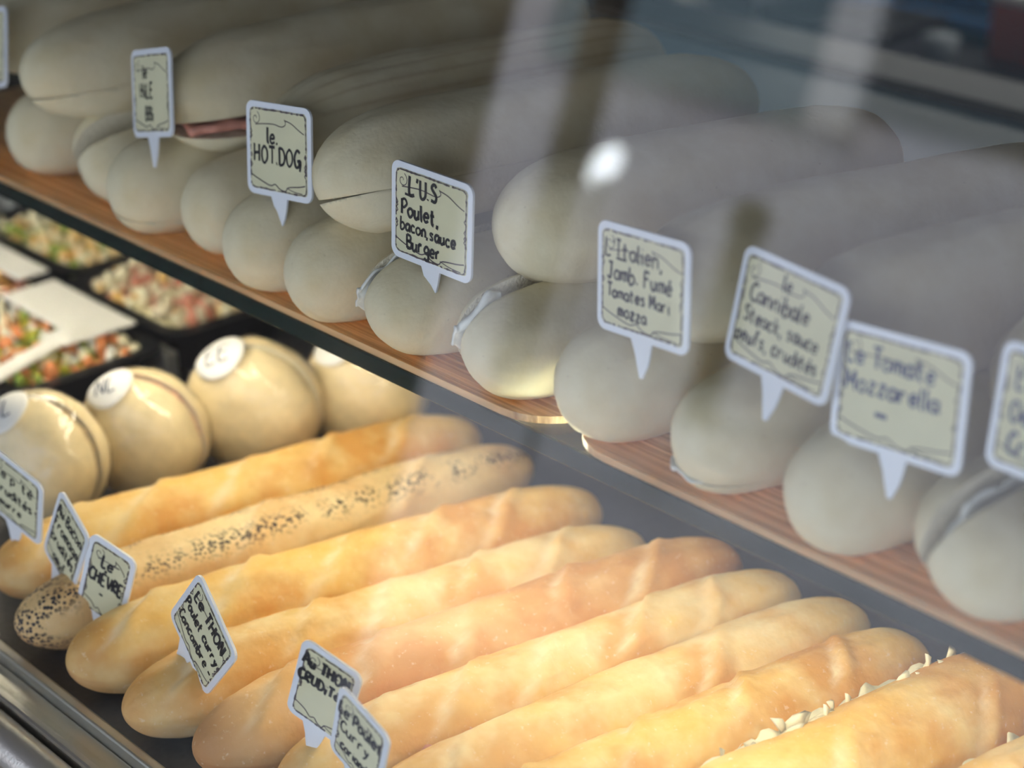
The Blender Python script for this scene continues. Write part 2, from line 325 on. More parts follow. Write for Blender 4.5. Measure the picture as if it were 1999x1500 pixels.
# ------------------------------------------------------------------ loaves
def loaf_frame(near, far):
    a, b = Vector(near), Vector(far); d = (b-a); L = d.length; y = d.normalized(); x = y.cross(Vector((0, 0, 1))).normalized(); z = x.cross(y)
    return a, L, Matrix((x, y, z)).transposed()
def loaf_bm(L, Rr, seed, ew=4.6, fat=1.0, tall=1.0, bend=0.0, rough=1.0, scores=0, stripes=False, flat=.86, nu=84, nv=64, taper=0.0, ridge=0.10, brown=0.0, seeds=False):
    bm = bmesh.new(); rnd = random.Random(seed)
    ls = bm.verts.layers.float.new('score'); lb = bm.verts.layers.float.new('brown'); lst = bm.verts.layers.float.new('stripe'); lsd = bm.verts.layers.float.new('seed')
    sc = [(.13+.78*k/max(1, scores-.4)+rnd.uniform(-.02, .02), rnd.uniform(.75, 1.25)) for k in range(scores)]
    rows = []
    for i in range(nu+1):
        s = -math.cos(PI*i/nu); t = (s+1)/2
        rr = Rr*max(0., 1-abs(s)**ew)**.5*(1+taper*s)
        row = []
        if i in (0, nu):
            v = bm.verts.new((bend*math.sin(PI*t), L*t, 0)); v[lb] = brown; row = [v]; rows.append(row); continue
        for j in range(nv):
            a = 2*PI*j/nv; ca, sa = math.cos(a), math.sin(a)
            k = 1.0; score = 0.
            ang = math.degrees(math.atan2(sa, ca))   # 90 = top
            for (tc_, wd) in sc:
                if -10 < ang < 190:
                    q = (t-tc_)-(ang-90)/90*.11*wd+.012*noise.noise(Vector((ang/18, tc_*9, seed))); win = max(0., min(1., (62-abs(ang-80-14*math.sin(tc_*23)))/30))
                    e = math.exp(-(q/((.007+.008*noise.noise(Vector((ang/25, tc_*5, 1)))**2)*wd+.003))**2)*win
                    score = max(score, e*1.0*(.6+.8*noise.noise(Vector((ang/20, tc_*7, seed+4))))); k += ridge*(math.exp(-((q-.022)/.014)**2)-.7*e)*win
            p = Vector((ca*2.1, t*L/Rr*.55, sa*2.1))
            k += rough*(.045*noise.noise(p+Vector((seed*3.1, 0, 0)))+.018*noise.noise(p*3+Vector((0, seed*2.3, 0)))+.007*noise.noise(p*9))
            x = rr*fat*ca*k; z = rr*tall*sa*k
            zf = -Rr*tall*flat
            if z < zf: z = zf+(z-zf)*.15
            v = bm.verts.new((x+bend*math.sin(PI*t), L*t, z))
            v[ls] = score
            endf = max(0, 1-min(t, 1-t)/.10)
            v[lb] = min(1., brown*(.15+.85*endf)+(.35*brown if sa < -.2 else 0)+max(0, -sa-.1)*.35*(1 if brown else 0))
            if stripes and 25 < ang < 165 and .03 < t < .97:
                v[lst] = .62*max(0, math.cos((ang-90)/9.0*2*PI*.5))**3*min(1, (t-.03)/.1)*min(1, (.97-t)/.1)*(.6+.4*noise.noise(Vector((t*30, j, 0))))
            if seeds:
                band = math.exp(-((ang-60)/16)**2)+math.exp(-((ang-118)/14)**2)+1.2*max(0, 1-t/.10)
                v[lsd] = min(1, band)
            row.append(v)
        rows.append(row)
    for i in range(nu):
        A, B = rows[i], rows[i+1]
        for j in range(nv):
            j2 = (j+1) % nv
            if len(A) == 1: bm.faces.new((A[0], B[j], B[j2]))
            elif len(B) == 1: bm.faces.new((A[j], B[0], A[j2]))
            else: bm.faces.new((A[j], B[j], B[j2], A[j2]))
    bmesh.ops.recalc_face_normals(bm, faces=bm.faces)
    return bm
def half(bm0, zc, side, y0=None, tilt=0.0):
    bm = bm0.copy(); n = Vector((math.sin(tilt), 0, math.cos(tilt)))
    r = bmesh.ops.bisect_plane(bm, geom=bm.verts[:]+bm.edges[:]+bm.faces[:], plane_co=(0, 0, zc), plane_no=n*(-side), clear_outer=True, clear_inner=False)
    es = [e for e in bm.edges if e.is_boundary]
    f = bmesh.ops.holes_fill(bm, edges=es, sides=0)['faces']
    for q in f: q.material_index = 1; q.smooth = False
    return bm
def filling_bm(L, Rr, seed, z0, thick, prot, side, t0=.05, t1=.95, amp=.003):
    """wavy slice of filling between the halves; sticks out on the open side"""
    bm = bmesh.new(); nu, nv = 70, 10; top, bot = [], []
    for i in range(nu+1):
        t = t0+(t1-t0)*i/nu; s = 2*t-1; rr = Rr*max(.05, (1-abs(s)**4.6))**.5
        a, b = [], []
        for j in range(nv+1):
            f = j/nv; x = (-rr*.75+(rr*(1.75+0)+prot*rr+.3*rr*noise.noise(Vector((t*28, seed, 2))))*f)*side
            w = amp*noise.noise(Vector((t*22, f*3, seed)))*(0.3+f)
            th = thick*(.5+.5*math.sin(PI*min(1, (1-f)*3+.15)))
            a.append(bm.verts.new((x, L*t, z0+w+th/2))); b.append(bm.verts.new((x, L*t, z0+w-th/2)))
        top.append(a); bot.append(b)
    for g, fl in ((top, 0), (bot, 1)):
        for i in range(nu):
            for j in range(nv):
                q = (g[i][j], g[i+1][j], g[i+1][j+1], g[i][j+1]); bm.faces.new(q if not fl else q[::-1])
    for i in range(nu):
        for j in (0, nv): bm.faces.new((top[i][j], top[i+1][j], bot[i+1][j], bot[i][j]))
    for i in (0, nu):
        for j in range(nv): bm.faces.new((top[i][j], top[i][j+1], bot[i][j+1], bot[i][j]))
    bmesh.ops.recalc_face_normals(bm, faces=bm.faces); return bm
def shreds_bm(L, Rr, seed, t0, t1, n, side, z0, up=.017):
    rnd = random.Random(seed); bm = bmesh.new()
    for k in range(n):
        t = rnd.uniform(t0, t1); x = side*Rr*rnd.uniform(.55, 1.02); z = z0+rnd.uniform(-.002, .004)
        d = Vector((side*rnd.uniform(-.2, .6), rnd.uniform(-1, 1), rnd.uniform(.2, 1.0))).normalized()*rnd.uniform(.4, 1)*up
        p = Vector((x, L*t, z)); w = d.cross(Vector((0, 0, 1))).normalized()*rnd.uniform(.001, .003); m_ = p+d*.5+Vector((0, 0, .002)); th = Vector((.0006, .0003, .0006))
        vs = [p-w, p+w, m_+w, m_-w, p+d]
        A = [bm.verts.new(v+th) for v in vs]; B = [bm.verts.new(v-th) for v in vs]
        for g in (A, B): bm.faces.new((g[0], g[1], g[2], g[3])); bm.faces.new((g[3], g[2], g[4]))
        for a, b in ((0, 1), (1, 2), (2, 4), (4, 3), (3, 0)): bm.faces.new((A[a], A[b], B[b], B[a]))
    bmesh.ops.recalc_face_normals(bm, faces=bm.faces); return bm
def loaf(name, label, cat, group, near, far, Rr, crust, seed, cut=None, roll=0.0, **kw):
    """cut = dict(z, open, side, fill, prot, thick) splits the loaf into a lid and a base with filling between"""
    a, L, fr = loaf_frame(near, far)
    mw = Matrix.Translation(a) @ fr.to_4x4() @ Matrix.Rotation(roll, 4, 'Y')
    bm = loaf_bm(L, Rr, seed, **kw)
    mid = (a+Vector(far))/2; base = Vector((mid.x, mid.y, mid.z-Rr*.86))
    loc = Matrix.Translation(-base) @ mw
    if not cut:
        bmesh.ops.transform(bm, matrix=loc, verts=bm.verts)
        return tag(from_bm(name, bm, [M[crust]], None, base, None, True), label, cat, group)
    t = empty(name, base, label, cat, group)
    zc, sd_, op = cut.get('z', 0)*Rr, cut.get('side', 1), R(cut.get('open', 8))
    for nm, s in (('bread_lid', 1), ('bread_base', -1)):
        h = half(bm, zc, s)
        hinge = Matrix.Translation((-sd_*Rr*.8, 0, zc)) @ Matrix.Rotation(-sd_*op*(.75 if s > 0 else -.25), 4, 'Y') @ Matrix.Translation((sd_*Rr*.8, 0, -zc))
        bmesh.ops.transform(h, matrix=loc @ hinge, verts=h.verts)
        fl = {f.index for f in h.faces if not f.smooth and f.material_index == 1}
        o = from_bm(nm, h, [M[crust], M['crumb']], t, None, None, False)
        for p in o.data.polygons: p.use_smooth = p.material_index == 0
    bm.free()
    fills = cut.get('fill', [])
    for q, f in enumerate(fills):
        nm, mt = f[0], f[1]
        if nm.endswith('shreds'): fb = shreds_bm(L, Rr, seed+q, f[2], f[3], f[4], sd_, zc+.001)
        else: fb = filling_bm(L, Rr*kw.get('fat', 1), seed+q*5, zc+(q-.5*(len(fills)-1))*.003+(Rr*1.2)*math.tan(op)*.32, cut.get('thick', .0035), cut.get('prot', .05), sd_, *(f[2:4] if len(f) > 3 else (.05, .95)))
        bmesh.ops.transform(fb, matrix=loc, verts=fb.verts)
        from_bm(nm, fb, M[mt], t, None, None, True)
    return t

# ------------------------------------------------------------------ the setting
def struct(name, b, m, bev=0): return tag(boxobj(name, b, M[m], None, bev), kind='structure')
struct('floor', (-2.55, 3.2, -1.3, 2.75, FLOOR-.1, FLOOR), 'tile')
struct('wall_left', (-2.75, -2.55, -1.55, 2.75, FLOOR, .95), 'darkwood')
struct('wall_right', (3.2, 3.4, -1.3, 2.75, FLOOR, .95), 'shop')
struct('wall_back', (-2.75, 3.4, 2.75, 2.9, FLOOR, .95), 'shop')
struct('ceiling', (-2.75, 3.4, -.35, 2.9, .95, 1.05), 'shop')
o = struct('pavement', (-22, 22, -9.3, -1.3, FLOOR-.14, FLOOR-.02), 'pave')
# opposite building
fb = empty('building', (0, -9.3, FLOOR-.02), 'pale rendered building across the street, mirrored in the counter glass', 'building')
boxobj('wall', (-22, 22, -.8, 0, 0, 7), M['facade'], fb)
for k in range(11):
    x = -20+k*3.6
    w_ = boxobj('window', (x, x+1.3, 0, .05, 3.9, 5.9), M['white_paint'], fb, .01)
    boxobj('pane', (x+.08, x+1.22, .04, .07, 3.98, 5.82), M['pane'], w_)
boxobj('shop_window', (-6.98, 1.5, 0, .06, 1.28, 3.2), M['pane'], fb)
boxobj('sign_panel', (-7.38, -7.02, 0, .12, 1.15, 3.4), M['white_paint'], fb, .01)
boxobj('shop_front', (-9.8, -7.42, 0, .08, 1.12, 3.2), M['teal_grey'], fb)
boxobj('shop_window', (-13.6, -11.0, 0, .06, 1.3, 3.2), M['pane'], fb)
# canvas awning over the pavement side, with its posts
aw = empty('awning', (0, -.8, .9), 'dark canvas awning stretched above the front of the counter', 'awning')
boxobj('canvas', (-2.75, 3.4, -.52, .45, .02, .05), M['awning'], aw)
boxobj('valance', (-2.75, 3.4, -.53, -.50, -.10, .05), M['awning'], aw)
tag(boxobj('awning_post', (-.03, .03, -.03, .03, 0, .9-FLOOR), M['darkwood'], None, .004, (2.9, -1.22, FLOOR)), 'dark wooden post holding up the right end of the awning', 'post')
PV = FLOOR-.02
tag(boxobj('street_post', (-.055, .055, -.055, .055, 0, 2.3), M['brownwood'], None, .006, (-4.55, -4.0, PV)), 'tall brown wooden post standing on the pavement', 'post')
bo = empty('bollard', (-4.46, -5.0, PV), 'short dark bollard on the pavement near the bicycle hoop', 'bollard')
bm = bmesh.new(); cyl(bm, (0, 0, 0), (0, 0, .80), .08, 20, .07); from_bm('shaft', bm, M['brownwood'], bo)
bm = bmesh.new(); bmesh.ops.create_uvsphere(bm, u_segments=16, v_segments=10, radius=.085, matrix=Matrix.Translation((0, 0, .82))); from_bm('cap', bm, M['brownwood'], bo, smooth=True)
bh = empty('bicycle_hoop', (-3.9, -4.0, PV), 'white steel bicycle hoop set in the pavement', 'bicycle rack', None, (0, 0, R(38)))
bm = bmesh.new(); pts = [Vector((-.27, 0, 0)), Vector((-.27, 0, .34))]+[Vector((-.27*math.cos(PI*k/14), 0, .34+.27*math.sin(PI*k/14))) for k in range(1, 14)]+[Vector((.27, 0, .34)), Vector((.27, 0, 0))]
for a, b in zip(pts, pts[1:]): cyl(bm, a, b, .032, 14)
from_bm('tube', bm, M['white_paint'], bh, smooth=True)
pl = empty('street_lantern', (-3.88, -3.43, PV), 'slim pavement lantern with a glowing white globe', 'lamp')
bm = bmesh.new(); cyl(bm, (0, 0, 0), (0, 0, .93), .012, 12); from_bm('lantern_pole', bm, M['brownwood'], pl)
bm = bmesh.new(); cyl(bm, (0, 0, .92), (0, 0, .95), .03, 16); from_bm('socket', bm, M['white_paint'], pl)
bm = bmesh.new(); bmesh.ops.create_uvsphere(bm, u_segments=20, v_segments=12, radius=.045, matrix=Matrix.Translation((0, 0, .98)) @ Matrix.Rotation(R(28), 4, 'Y') @ Matrix.Diagonal((.85, .85, 1.7, 1))); from_bm('globe', bm, M['bulb'], pl, smooth=True)
cl = empty('added_ceiling_fill', (-.6, 2.35, .95), 'flat added fill light on the ceiling, brightening the back counter', 'lamp')  # added out of view to lift the dim staff side
boxobj('frame', (-.62, .62, -.12, .12, -.03, 0), M['white_paint'], cl, .004)
boxobj('diffuser', (-.50, .50, -.04, .04, -.034, -.030), M['panel'], cl)

hl = empty('added_hanging_fill', (-1.40, 2.12, .95), 'long added fill light on two cords, brightening things on the back counter', 'lamp')  # unseen extra light, put in only to brighten the back counter items
for x in (-.3, .3):
    bm = bmesh.new(); cyl(bm, (x, 0, 0), (x, 0, -.66), .002, 8); from_bm('cord', bm, M['black'], hl)
boxobj('housing', (-.36, .36, -.03, .03, -.69, -.66), M['white_paint'], hl, .004)
boxobj('diffuser', (-.34, .34, -.024, .024, -.694, -.690), M['panel'], hl)

# ------------------------------------------------------------------ the display case
X0, X1 = -2.2, .45
dc = empty('display_case', (-.9, .7, FLOOR), 'refrigerated steel counter display case with sloping front glass', 'display case')
def part(name, b, m, bev=0, par=None):
    bm = bmesh.new(); box(bm, *b, bev=bev); bmesh.ops.translate(bm, vec=-Vector(dc.location), verts=bm.verts); return from_bm(name, bm, M[m], par or dc)
part('base_cabinet', (X0, X1, .42, 1.32, FLOOR+.08, DECK-.02), 'steel_dull')
part('plinth', (X0+.02, X1-.02, .46, 1.28, FLOOR, FLOOR+.08), 'black')
part('deck', (X0, X1, .434, 1.04, DECK-.02, DECK), 'deck')
part('inner_lip', (X0, X1, .4275, .4345, DECK-.03, -.1862), 'steel', .0015)
part('rail_ledge', (X0, X1, .4085, .4270, -.206, -.1935), 'steel', .002)
bm = bmesh.new(); cyl(bm, (X0, .396, -.2035), (X1, .396, -.2035), .0115, 28); bmesh.ops.translate(bm, vec=-Vector(dc.location), verts=bm.verts)
from_bm('round_rail', bm, M['steel'], dc, smooth=True)
part('front_apron', (X0, X1, .376, .400, -.30, -.216), 'steel', .004)
# sloping front glass, 10 degrees off vertical
GA = R(10); g0 = Vector((0, .418, -.1935)); gl = .62; up_ = Vector((0, math.sin(GA), math.cos(GA))); nn = Vector((0, -math.cos(GA), math.sin(GA)))
bm = bmesh.new(); vs = []
for x in (X0+.004, X1-.004):
    for a, b in ((0, 0), (0, 1), (1, 1), (1, 0)): vs.append(bm.verts.new(Vector((x, 0, 0))+g0+up_*gl*a+nn*(.005*b)-Vector(dc.location)))
for f in ((0, 1, 2, 3), (7, 6, 5, 4), (0, 4, 5, 1), (1, 5, 6, 2), (2, 6, 7, 3), (3, 7, 4, 0)): bm.faces.new([vs[i] for i in f])
bmesh.ops.recalc_face_normals(bm, faces=bm.faces); from_bm('front_glass', bm, M['glass'], dc)
gt = g0+up_*gl
part('top_rail', (X0, X1, gt.y-.01, gt.y+.03, gt.z-.002, gt.z+.018), 'steel', .003)
part('service_ledge', (X0, X1, 1.045, 1.285, -.055, -.03), 'bluesteel', .003)
part('ledge_edge', (X0, X1, 1.285, 1.355, -.060, -.022), 'black', .002)
part('rear_support', (X0, X1, 1.12, 1.16, DECK-.02, -.055), 'black')
for x in (X0-.012, X1):
    part('end_panel', (x, x+.012, .45, 1.33, FLOOR+.08, -.07), 'steel_dull')

sh = empty('glass_shelf', (-.9, .77, -.01), 'thick clear glass shelf with dark green polished front edge', 'shelf')
boxobj('shelf_pane', (X0+.92, X1+.88, -.1795, .22, -.0005, .009), M['shelfglass'], sh)
boxobj('polished_edge', (X0+.92, X1+.88, -.183, -.180, -.0005, .010), M['edge'], sh, .0008)
for x in (-1.15, .35, 1.15):
    boxobj('shelf_bracket', (x-.006, x+.006, .14, .30, -.03, -.0005), M['steel_dull'], sh, .001)
ls = empty('light_strip', (-.9, .601, -.0155), 'warm light tube fixed beneath the front edge of the glass shelf', 'lamp')
bm = bmesh.new(); cyl(bm, (-1.19, 0, 0), (1.29, 0, 0), .0034, 14); from_bm('tube', bm, M['led'], ls, smooth=True)
for x in (-1.195, 1.295): boxobj('end_cap', (x-.006, x+.006, -.005, .005, -.004, .0045), M['white_paint'], ls, .001)

def bamboo(x0, x1, label):
    pts = []; w = x1-x0; d = .35; r = .022; n = 8
    for cx, cy, a0 in ((w/2-r, d-r, 0), (-w/2+r, d-r, 90), (-w/2+.035, .035, 180), (w/2-.035, .035, 270)):
        rr = r if a0 < 170 else .035
        for i in range(n+1):
            a = R(a0+90*i/n); ex = math.cos(a); ey = math.sin(a)
            pts.append((cx+rr*ex, cy+rr*ey))
    bm = bmesh.new(); a = [bm.verts.new((x, y, 0)) for x, y in pts]; b = [bm.verts.new((x, y, .004)) for x, y in pts]
    bm.faces.new(a[::-1]); bm.faces.new(b)
    for i in range(len(pts)): bm.faces.new((a[i], a[(i+1) % len(pts)], b[(i+1) % len(pts)], b[i]))
    bmesh.ops.recalc_face_normals(bm, faces=bm.faces)
    return tag(from_bm('bamboo_mat', bm, M['bamboo'], None, ((x0+x1)/2, .5885, .0)), label, 'mat', 'bamboo mats on the glass shelf')
bamboo(-1.30, -.598, 'woven bamboo mat under the left sandwiches, ending beside the mat join')
bamboo(-.596, .10, 'woven bamboo mat under the right sandwiches, past the mat join')

# ------------------------------------------------------------------ sandwiches on the upper shelf
GB, GT = 'pale rolls in the bottom row of the upper shelf', 'pale rolls stacked on top on the upper shelf'
ZB = .0322
def up_roll(x, y, label, seed, Rr=.0290, yaw=.045, cut=None, roll=0, ln=.30, **k):
    return loaf('sandwich_roll', label, 'sandwich', GB, (x, y, ZB), (x+yaw, y+ln, ZB+.001), Rr, 'pale', seed, cut, roll, ew=9.0, tall=1.13, **k)
up_roll(-1.108, .590, 'pale roll at the far left edge of the bottom row, plain rounded tip', 1)
up_roll(-1.030, .596, 'pale roll split open on its side with yellow pickle in the gap', 2, .029, cut=dict(z=.22, open=19, side=1, fill=[('pickle_slices', 'pickle', .14, .8)], thick=.007, prot=-.05), roll=R(-52))
up_roll(-.968, .578, 'pale bottom roll carrying the narrow illegible card beside the pickle roll', 3, cut=dict(z=-.45, open=3, side=-1, fill=[('filling', 'crumb')], thick=.001, prot=-.3), roll=R(8))
up_roll(-.905, .590, 'pale bottom roll between the narrow card and the HOT.DOG card', 4, .0290, yaw=.03)
up_roll(-.842, .574, 'pale bottom roll with the HOT.DOG card stuck into it', 5)
up_roll(-.782, .572, 'pale bottom roll between the HOT.DOG card and the L\'U.S card', 6, .0290)
up_roll(-.716, .575, 'pale bottom roll under the L\'U.S card, split with white paper poking out', 7, .0285, cut=dict(z=.50, open=7, side=1, fill=[('paper_wrap', 'white_food', .0, .10)], thick=.002, prot=.06), roll=R(-76))
up_roll(-.643, .577, 'pale bottom roll with white cheese in its side slit, left of the l\'Italien card', 8, .029, cut=dict(z=.45, open=11, side=1, fill=[('cheese', 'white_food', .0, .08)], thick=.003, prot=.06), roll=R(-72))
up_roll(-.578, .578, 'pale bottom roll under the l\'Italien card', 9, .0290)
up_roll(-.503, .577, 'pale bottom roll under the tilted Cannibale card', 10, .028, cut=dict(z=-.55, open=4, side=-1, fill=[('cheese', 'white_food', .01, .2)], thick=.002, prot=.1), roll=R(5))
up_roll(-.434, .574, 'pale bottom roll carrying the Tomate Mozzarella card', 11, .029)
up_roll(-.362, .576, 'pale bottom roll split open at the right edge of the photo', 12, .0295, cut=dict(z=.35, open=16, side=1, fill=[('cheese', 'white_food', .05, .8)], thick=.003, prot=-.1), roll=R(-66))
up_roll(-.29, .58, 'pale bottom roll beyond the right edge of the photo', 13)

def top_roll(x, y, x2, y2, label, seed, Rr=.0345, z=.0875, cut=None, roll=0, **k):
    return loaf('sandwich_roll', label, 'sandwich', GT, (x, y, z), (x2, y2, z+.002), Rr, 'pale', seed, cut, roll, ew=k.pop('ew', 5.5), **k)
top_roll(-1.155, .60, -1.12, .92, 'pale roll at the top left corner of the upper shelf, mostly cut off', 21)
top_roll(-1.048, .572, -1.02, .90, 'large pale roll atop the pickle roll, its tip dimpled by a closed slit', 22, .0345, cut=dict(z=-.35, open=2.5, side=-1, fill=[('filling', 'crumb')], thick=.001, prot=-.3), roll=R(-12))
top_roll(-.937, .600, -.915, .930, 'pale roll on top with ham showing in its open slit', 23, .0350, cut=dict(z=-.38, open=13, side=1, fill=[('ham_slices', 'ham', .03, .9)], thick=.006, prot=-.10), roll=R(2))
top_roll(-.848, .612, -.808, .890, 'pale roll on top with dark baked stripes, behind the HOT.DOG card', 24, .0345, stripes=True, nv=192)
top_roll(-.767, .582, -.708, .862, 'large pale roll on top between the HOT.DOG card and the L\'U.S card', 25, .0350, cut=dict(z=-.25, open=4, side=-1, fill=[('filling', 'crumb')], thick=.001, prot=-.3), roll=R(-22))
top_roll(-.655, .608, -.592, .845, 'large pale roll on top behind the L\'U.S card and left of the l\'Italien card', 26, .0360, z=.085)
top_roll(-.556, .605, -.478, .880, 'large pale roll on top between the l\'Italien and Cannibale cards', 27, .0355, z=.085)
top_roll(-.470, .610, -.395, .880, 'large pale roll on top behind the Cannibale and Tomate Mozzarella cards', 28, .0360, z=.086)
top_roll(-.376, .632, -.320, .890, 'large pale roll on top at the right edge of the photo', 29, .0355, z=.085)

# ------------------------------------------------------------------ cards on the upper shelf
GU = 'handwritten cards in the upper sandwiches'
def D(*a): return tuple(R(v) for v in a)
price_card((-1.1255, 0.5901, 0.0628), D(-13.3, -14.6, -3.4), 0.055, [('le', .3, .7, .007, .5, .0009), ('Club', .2, .42, .008, .6, .0009)], 'handwritten card cut off by the left edge above the shelf', group=GU, seed=1)
price_card((-0.9426, 0.5964, 0.0706), D(-9.9, -14.9, -7.1), 0.055, [('le', .30, .67, .0080, .5, .0011), ('HiLE', .22, .45, .0085, .56, .0011), ('BBi', .34, .19, .0080, .4, .0011)], 'narrow-looking handwritten card, leftmost card fully in view on the upper shelf', group=GU, seed=2)
price_card((-0.8212, 0.5976, 0.0635), D(-7.4, -6.1, 2.5), 0.056, [('le.', .33, .58, .0085, .5, .0013), ('HOT.DOG', .12, .36, .0095, .76, .0012)], 'handwritten card reading le HOT.DOG', group=GU, seed=3)
price_card((-0.6936, 0.5970, 0.0581), D(-2.3, -0.0, 0.5), 0.061, [("L'U.S", .22, .70, .0095, .5, .0013), ('_', .18, .645, .006, .2, .0010), ('Poulet,', .13, .47, .0082, .58, .0013), ('bacon,sauce', .12, .31, .0068, .80, .0011), ('Burger', .20, .135, .0075, .55, .0012)], "handwritten card reading L'U.S poulet bacon sauce burger", group=GU, seed=4)
price_card((-0.5444, 0.5949, 0.0662), D(-3.9, -5.3, -5.0), 0.062, [("L'Italien,", .09, .70, .0085, .80, .0010), ('_', .24, .66, .005, .12, .0010), ('Jamb. Fumé', .12, .50, .0078, .78, .0011), ('Tomates Mari', .12, .33, .0062, .80, .0010), ('mozza', .24, .17, .0065, .5, .0011)], "handwritten card reading L'Italien jamb. fumé", group=GU, seed=5)
price_card((-0.4673, 0.5945, 0.0722), D(-11.5, -0.3, -9.5), 0.066, [('le', .42, .76, .0070, .3, .0010), ('Cannibale', .14, .57, .0080, .72, .0011), ('Steack, sauce', .12, .39, .0066, .76, .0010), ('oeufs, crudités', .08, .21, .0066, .80, .0010)], 'handwritten card reading le Cannibale, tilted, touching the card on its right', group=GU, seed=6)
price_card((-0.4021, 0.5933, 0.0604), D(-6.8, -4.4, -0.2), 0.065, [('Le Tomate', .08, .68, .0085, .82, .0011), ('Mozzarella', .09, .46, .0085, .80, .0011), ('_', .34, .27, .006, .2, .0014)], 'handwritten card reading Le Tomate Mozzarella above a dash', ink='blueink', group=GU, seed=7)
price_card((-0.3352, 0.5982, 0.0709), D(-8.5, -2.7, -4.8), 0.058, [("L'", .15, .66, .008, .3, .0011), ('Oeuf', .14, .40, .0085, .7, .0012), ('Crudités', .16, .16, .0085, .7, .0012)], 'handwritten card cut off by the right edge of the photo', ink='blueink', group=GU, seed=8)

# ------------------------------------------------------------------ golden baguettes on the lower deck
GL = 'golden baguette sandwiches on the lower deck'
def bag(near, far, label, seed, Rr=.0275, crust='gold0', cut=None, roll=0, **k):
    z = DECK+Rr*.86
    k.setdefault('ew', 6.0); k.setdefault('scores', 5); k.setdefault('brown', .35); k.setdefault('rough', 1.7)
    return loaf('baguette_sandwich', label, 'sandwich', GL, (*near, z), (*far, z), Rr, crust, seed, cut, roll, **k)
bag((-.932, .452), (-.872, .790), 'golden baguette beside the wrapped buns, first of the lower row', 41, .0275, 'gold0', brown=.45)
bag((-.873, .434), (-.818, .788), 'golden baguette sprinkled with black poppy seeds', 42, .0265, 'gold2', scores=3, seeds=True, brown=.25)
bag((-.816, .433), (-.742, .775), 'golden baguette carrying the chèvre card, browned at its far end', 43, .0282, 'gold0', brown=.45)
bag((-.759, .432), (-.690, .762), 'golden baguette with a pale tip and the diagonally tilted card', 44, .0265, 'gold1', brown=.3)
bag((-.702, .438), (-.640, .790), 'brown tipped baguette just left of the thon crudités card', 45, .0280, 'gold3', brown=.95)
bag((-.646, .448), (-.592, .786), 'golden baguette with the thon crudités and poulet curry cards', 46, .0272, 'gold1', brown=.25, cut=dict(z=-.1, open=5, side=-1, fill=[('cheese', 'cheese', .0, .9)], thick=.003, prot=.05))
bag((-.595, .458), (-.546, .790), 'smooth pale golden baguette with few score marks, second left of the cheese-filled one', 47, .0272, 'gold1', scores=2, brown=.15, cut=dict(z=.0, open=6, side=-1, fill=[('ham_slices', 'ham', .03, .6)], thick=.003, prot=.0), roll=R(28))
bag((-.545, .475), (-.500, .784), 'golden baguette lying just left of the wide cheese-filled one', 48, .0280, 'gold0', scores=4, brown=.12, cut=dict(z=-.05, open=5, side=1, fill=[('lettuce', 'lettuce', .1, .62), ('cheese', 'cheese', .3, .95), ('cheese_shreds', 'cheese', .15, .7, 16)], thick=.003, prot=.15), roll=R(-16))
bag((-.486, .500), (-.438, .822), 'wide golden baguette spilling white cheese shreds along its left side', 49, .0310, 'gold0', scores=3, brown=.12, cut=dict(z=.0, open=10, side=-1, fill=[('cheese', 'cheese', .1, .9), ('cheese_shreds', 'cheese', .25, .93, 70)], thick=.003, prot=.06), roll=R(40))
bag((-.416, .500), (-.372, .805), 'golden baguette cut off by the lower right corner', 50, .0290, 'gold1', scores=4, brown=.2, cut=dict(z=.2, open=8, side=-1, fill=[('cheese', 'cheese', .2, .9)], thick=.002, prot=.0), roll=R(30))

GP = 'handwritten cards in the lower baguettes'
price_card((-0.9275, 0.4689, -0.1374), D(7.9, 19.4, 11.7), 0.046, [('Le pâté', .15, .66, .0080, .7, .0011), ('crudités', .15, .42, .0075, .7, .0011), ('beurre', .15, .22, .0065, .5, .0010)], 'handwritten card at the left edge in front of the wrapped buns', group=GP, seed=11)
price_card((-0.8836, 0.4699, -0.1518), D(-7.5, 24.4, -8.1), 0.040, [('Au Bacon', .10, .72, .0075, .8, .0011), ('Fromage', .10, .52, .0075, .8, .0011), ('crudités', .12, .32, .0070, .75, .0011), ('oeuf', .3, .12, .0065, .4, .0010)], 'handwritten card overlapped on its right by the chèvre card', group=GP, seed=12)
price_card((-0.8420, 0.4699, -0.1636), D(-3.9, 16.6, 14.9), 0.034, [('Le', .34, .68, .0075, .3, .0013), ('CHÈVRE', .14, .45, .0080, .74, .0014), ('-', .42, .27, .0070, .12, .0012)], 'handwritten card reading CHÈVRE above a dash', group=GP, seed=13)
price_card((-0.7483, 0.4684, -0.1431), D(-5.0, 39.0, -8.6), 0.050, [('Le THON', .14, .70, .0085, .74, .0014), ('Poulet curry', .08, .47, .0075, .80, .0012), ('Concombre -', .10, .24, .0075, .80, .0011)], 'handwritten card tilted diagonally in the pale tipped baguette', group=GP, seed=14, stem_x=-.003)
price_card((-0.6399, 0.4693, -0.1349), D(4.1, 18.5, 15.8), 0.036, [('Au THON,', .08, .72, .0075, .84, .0014), ('CRUDiTéS', .06, .52, .0065, .84, .0013)], 'handwritten card reading Au THON, CRUDITÉS', group=GP, seed=15)
price_card((-0.6048, 0.4653, -0.1418), D(6.1, 20.6, 0.1), 0.038, [('Le Poulet', .06, .66, .0085, .88, .0013), ('Curry', .14, .44, .0080, .6, .0011), ('coriandre', .2, .20, .0070, .7, .0011)], 'handwritten card reading Poulet Curry at the bottom edge', group=GP, seed=16)

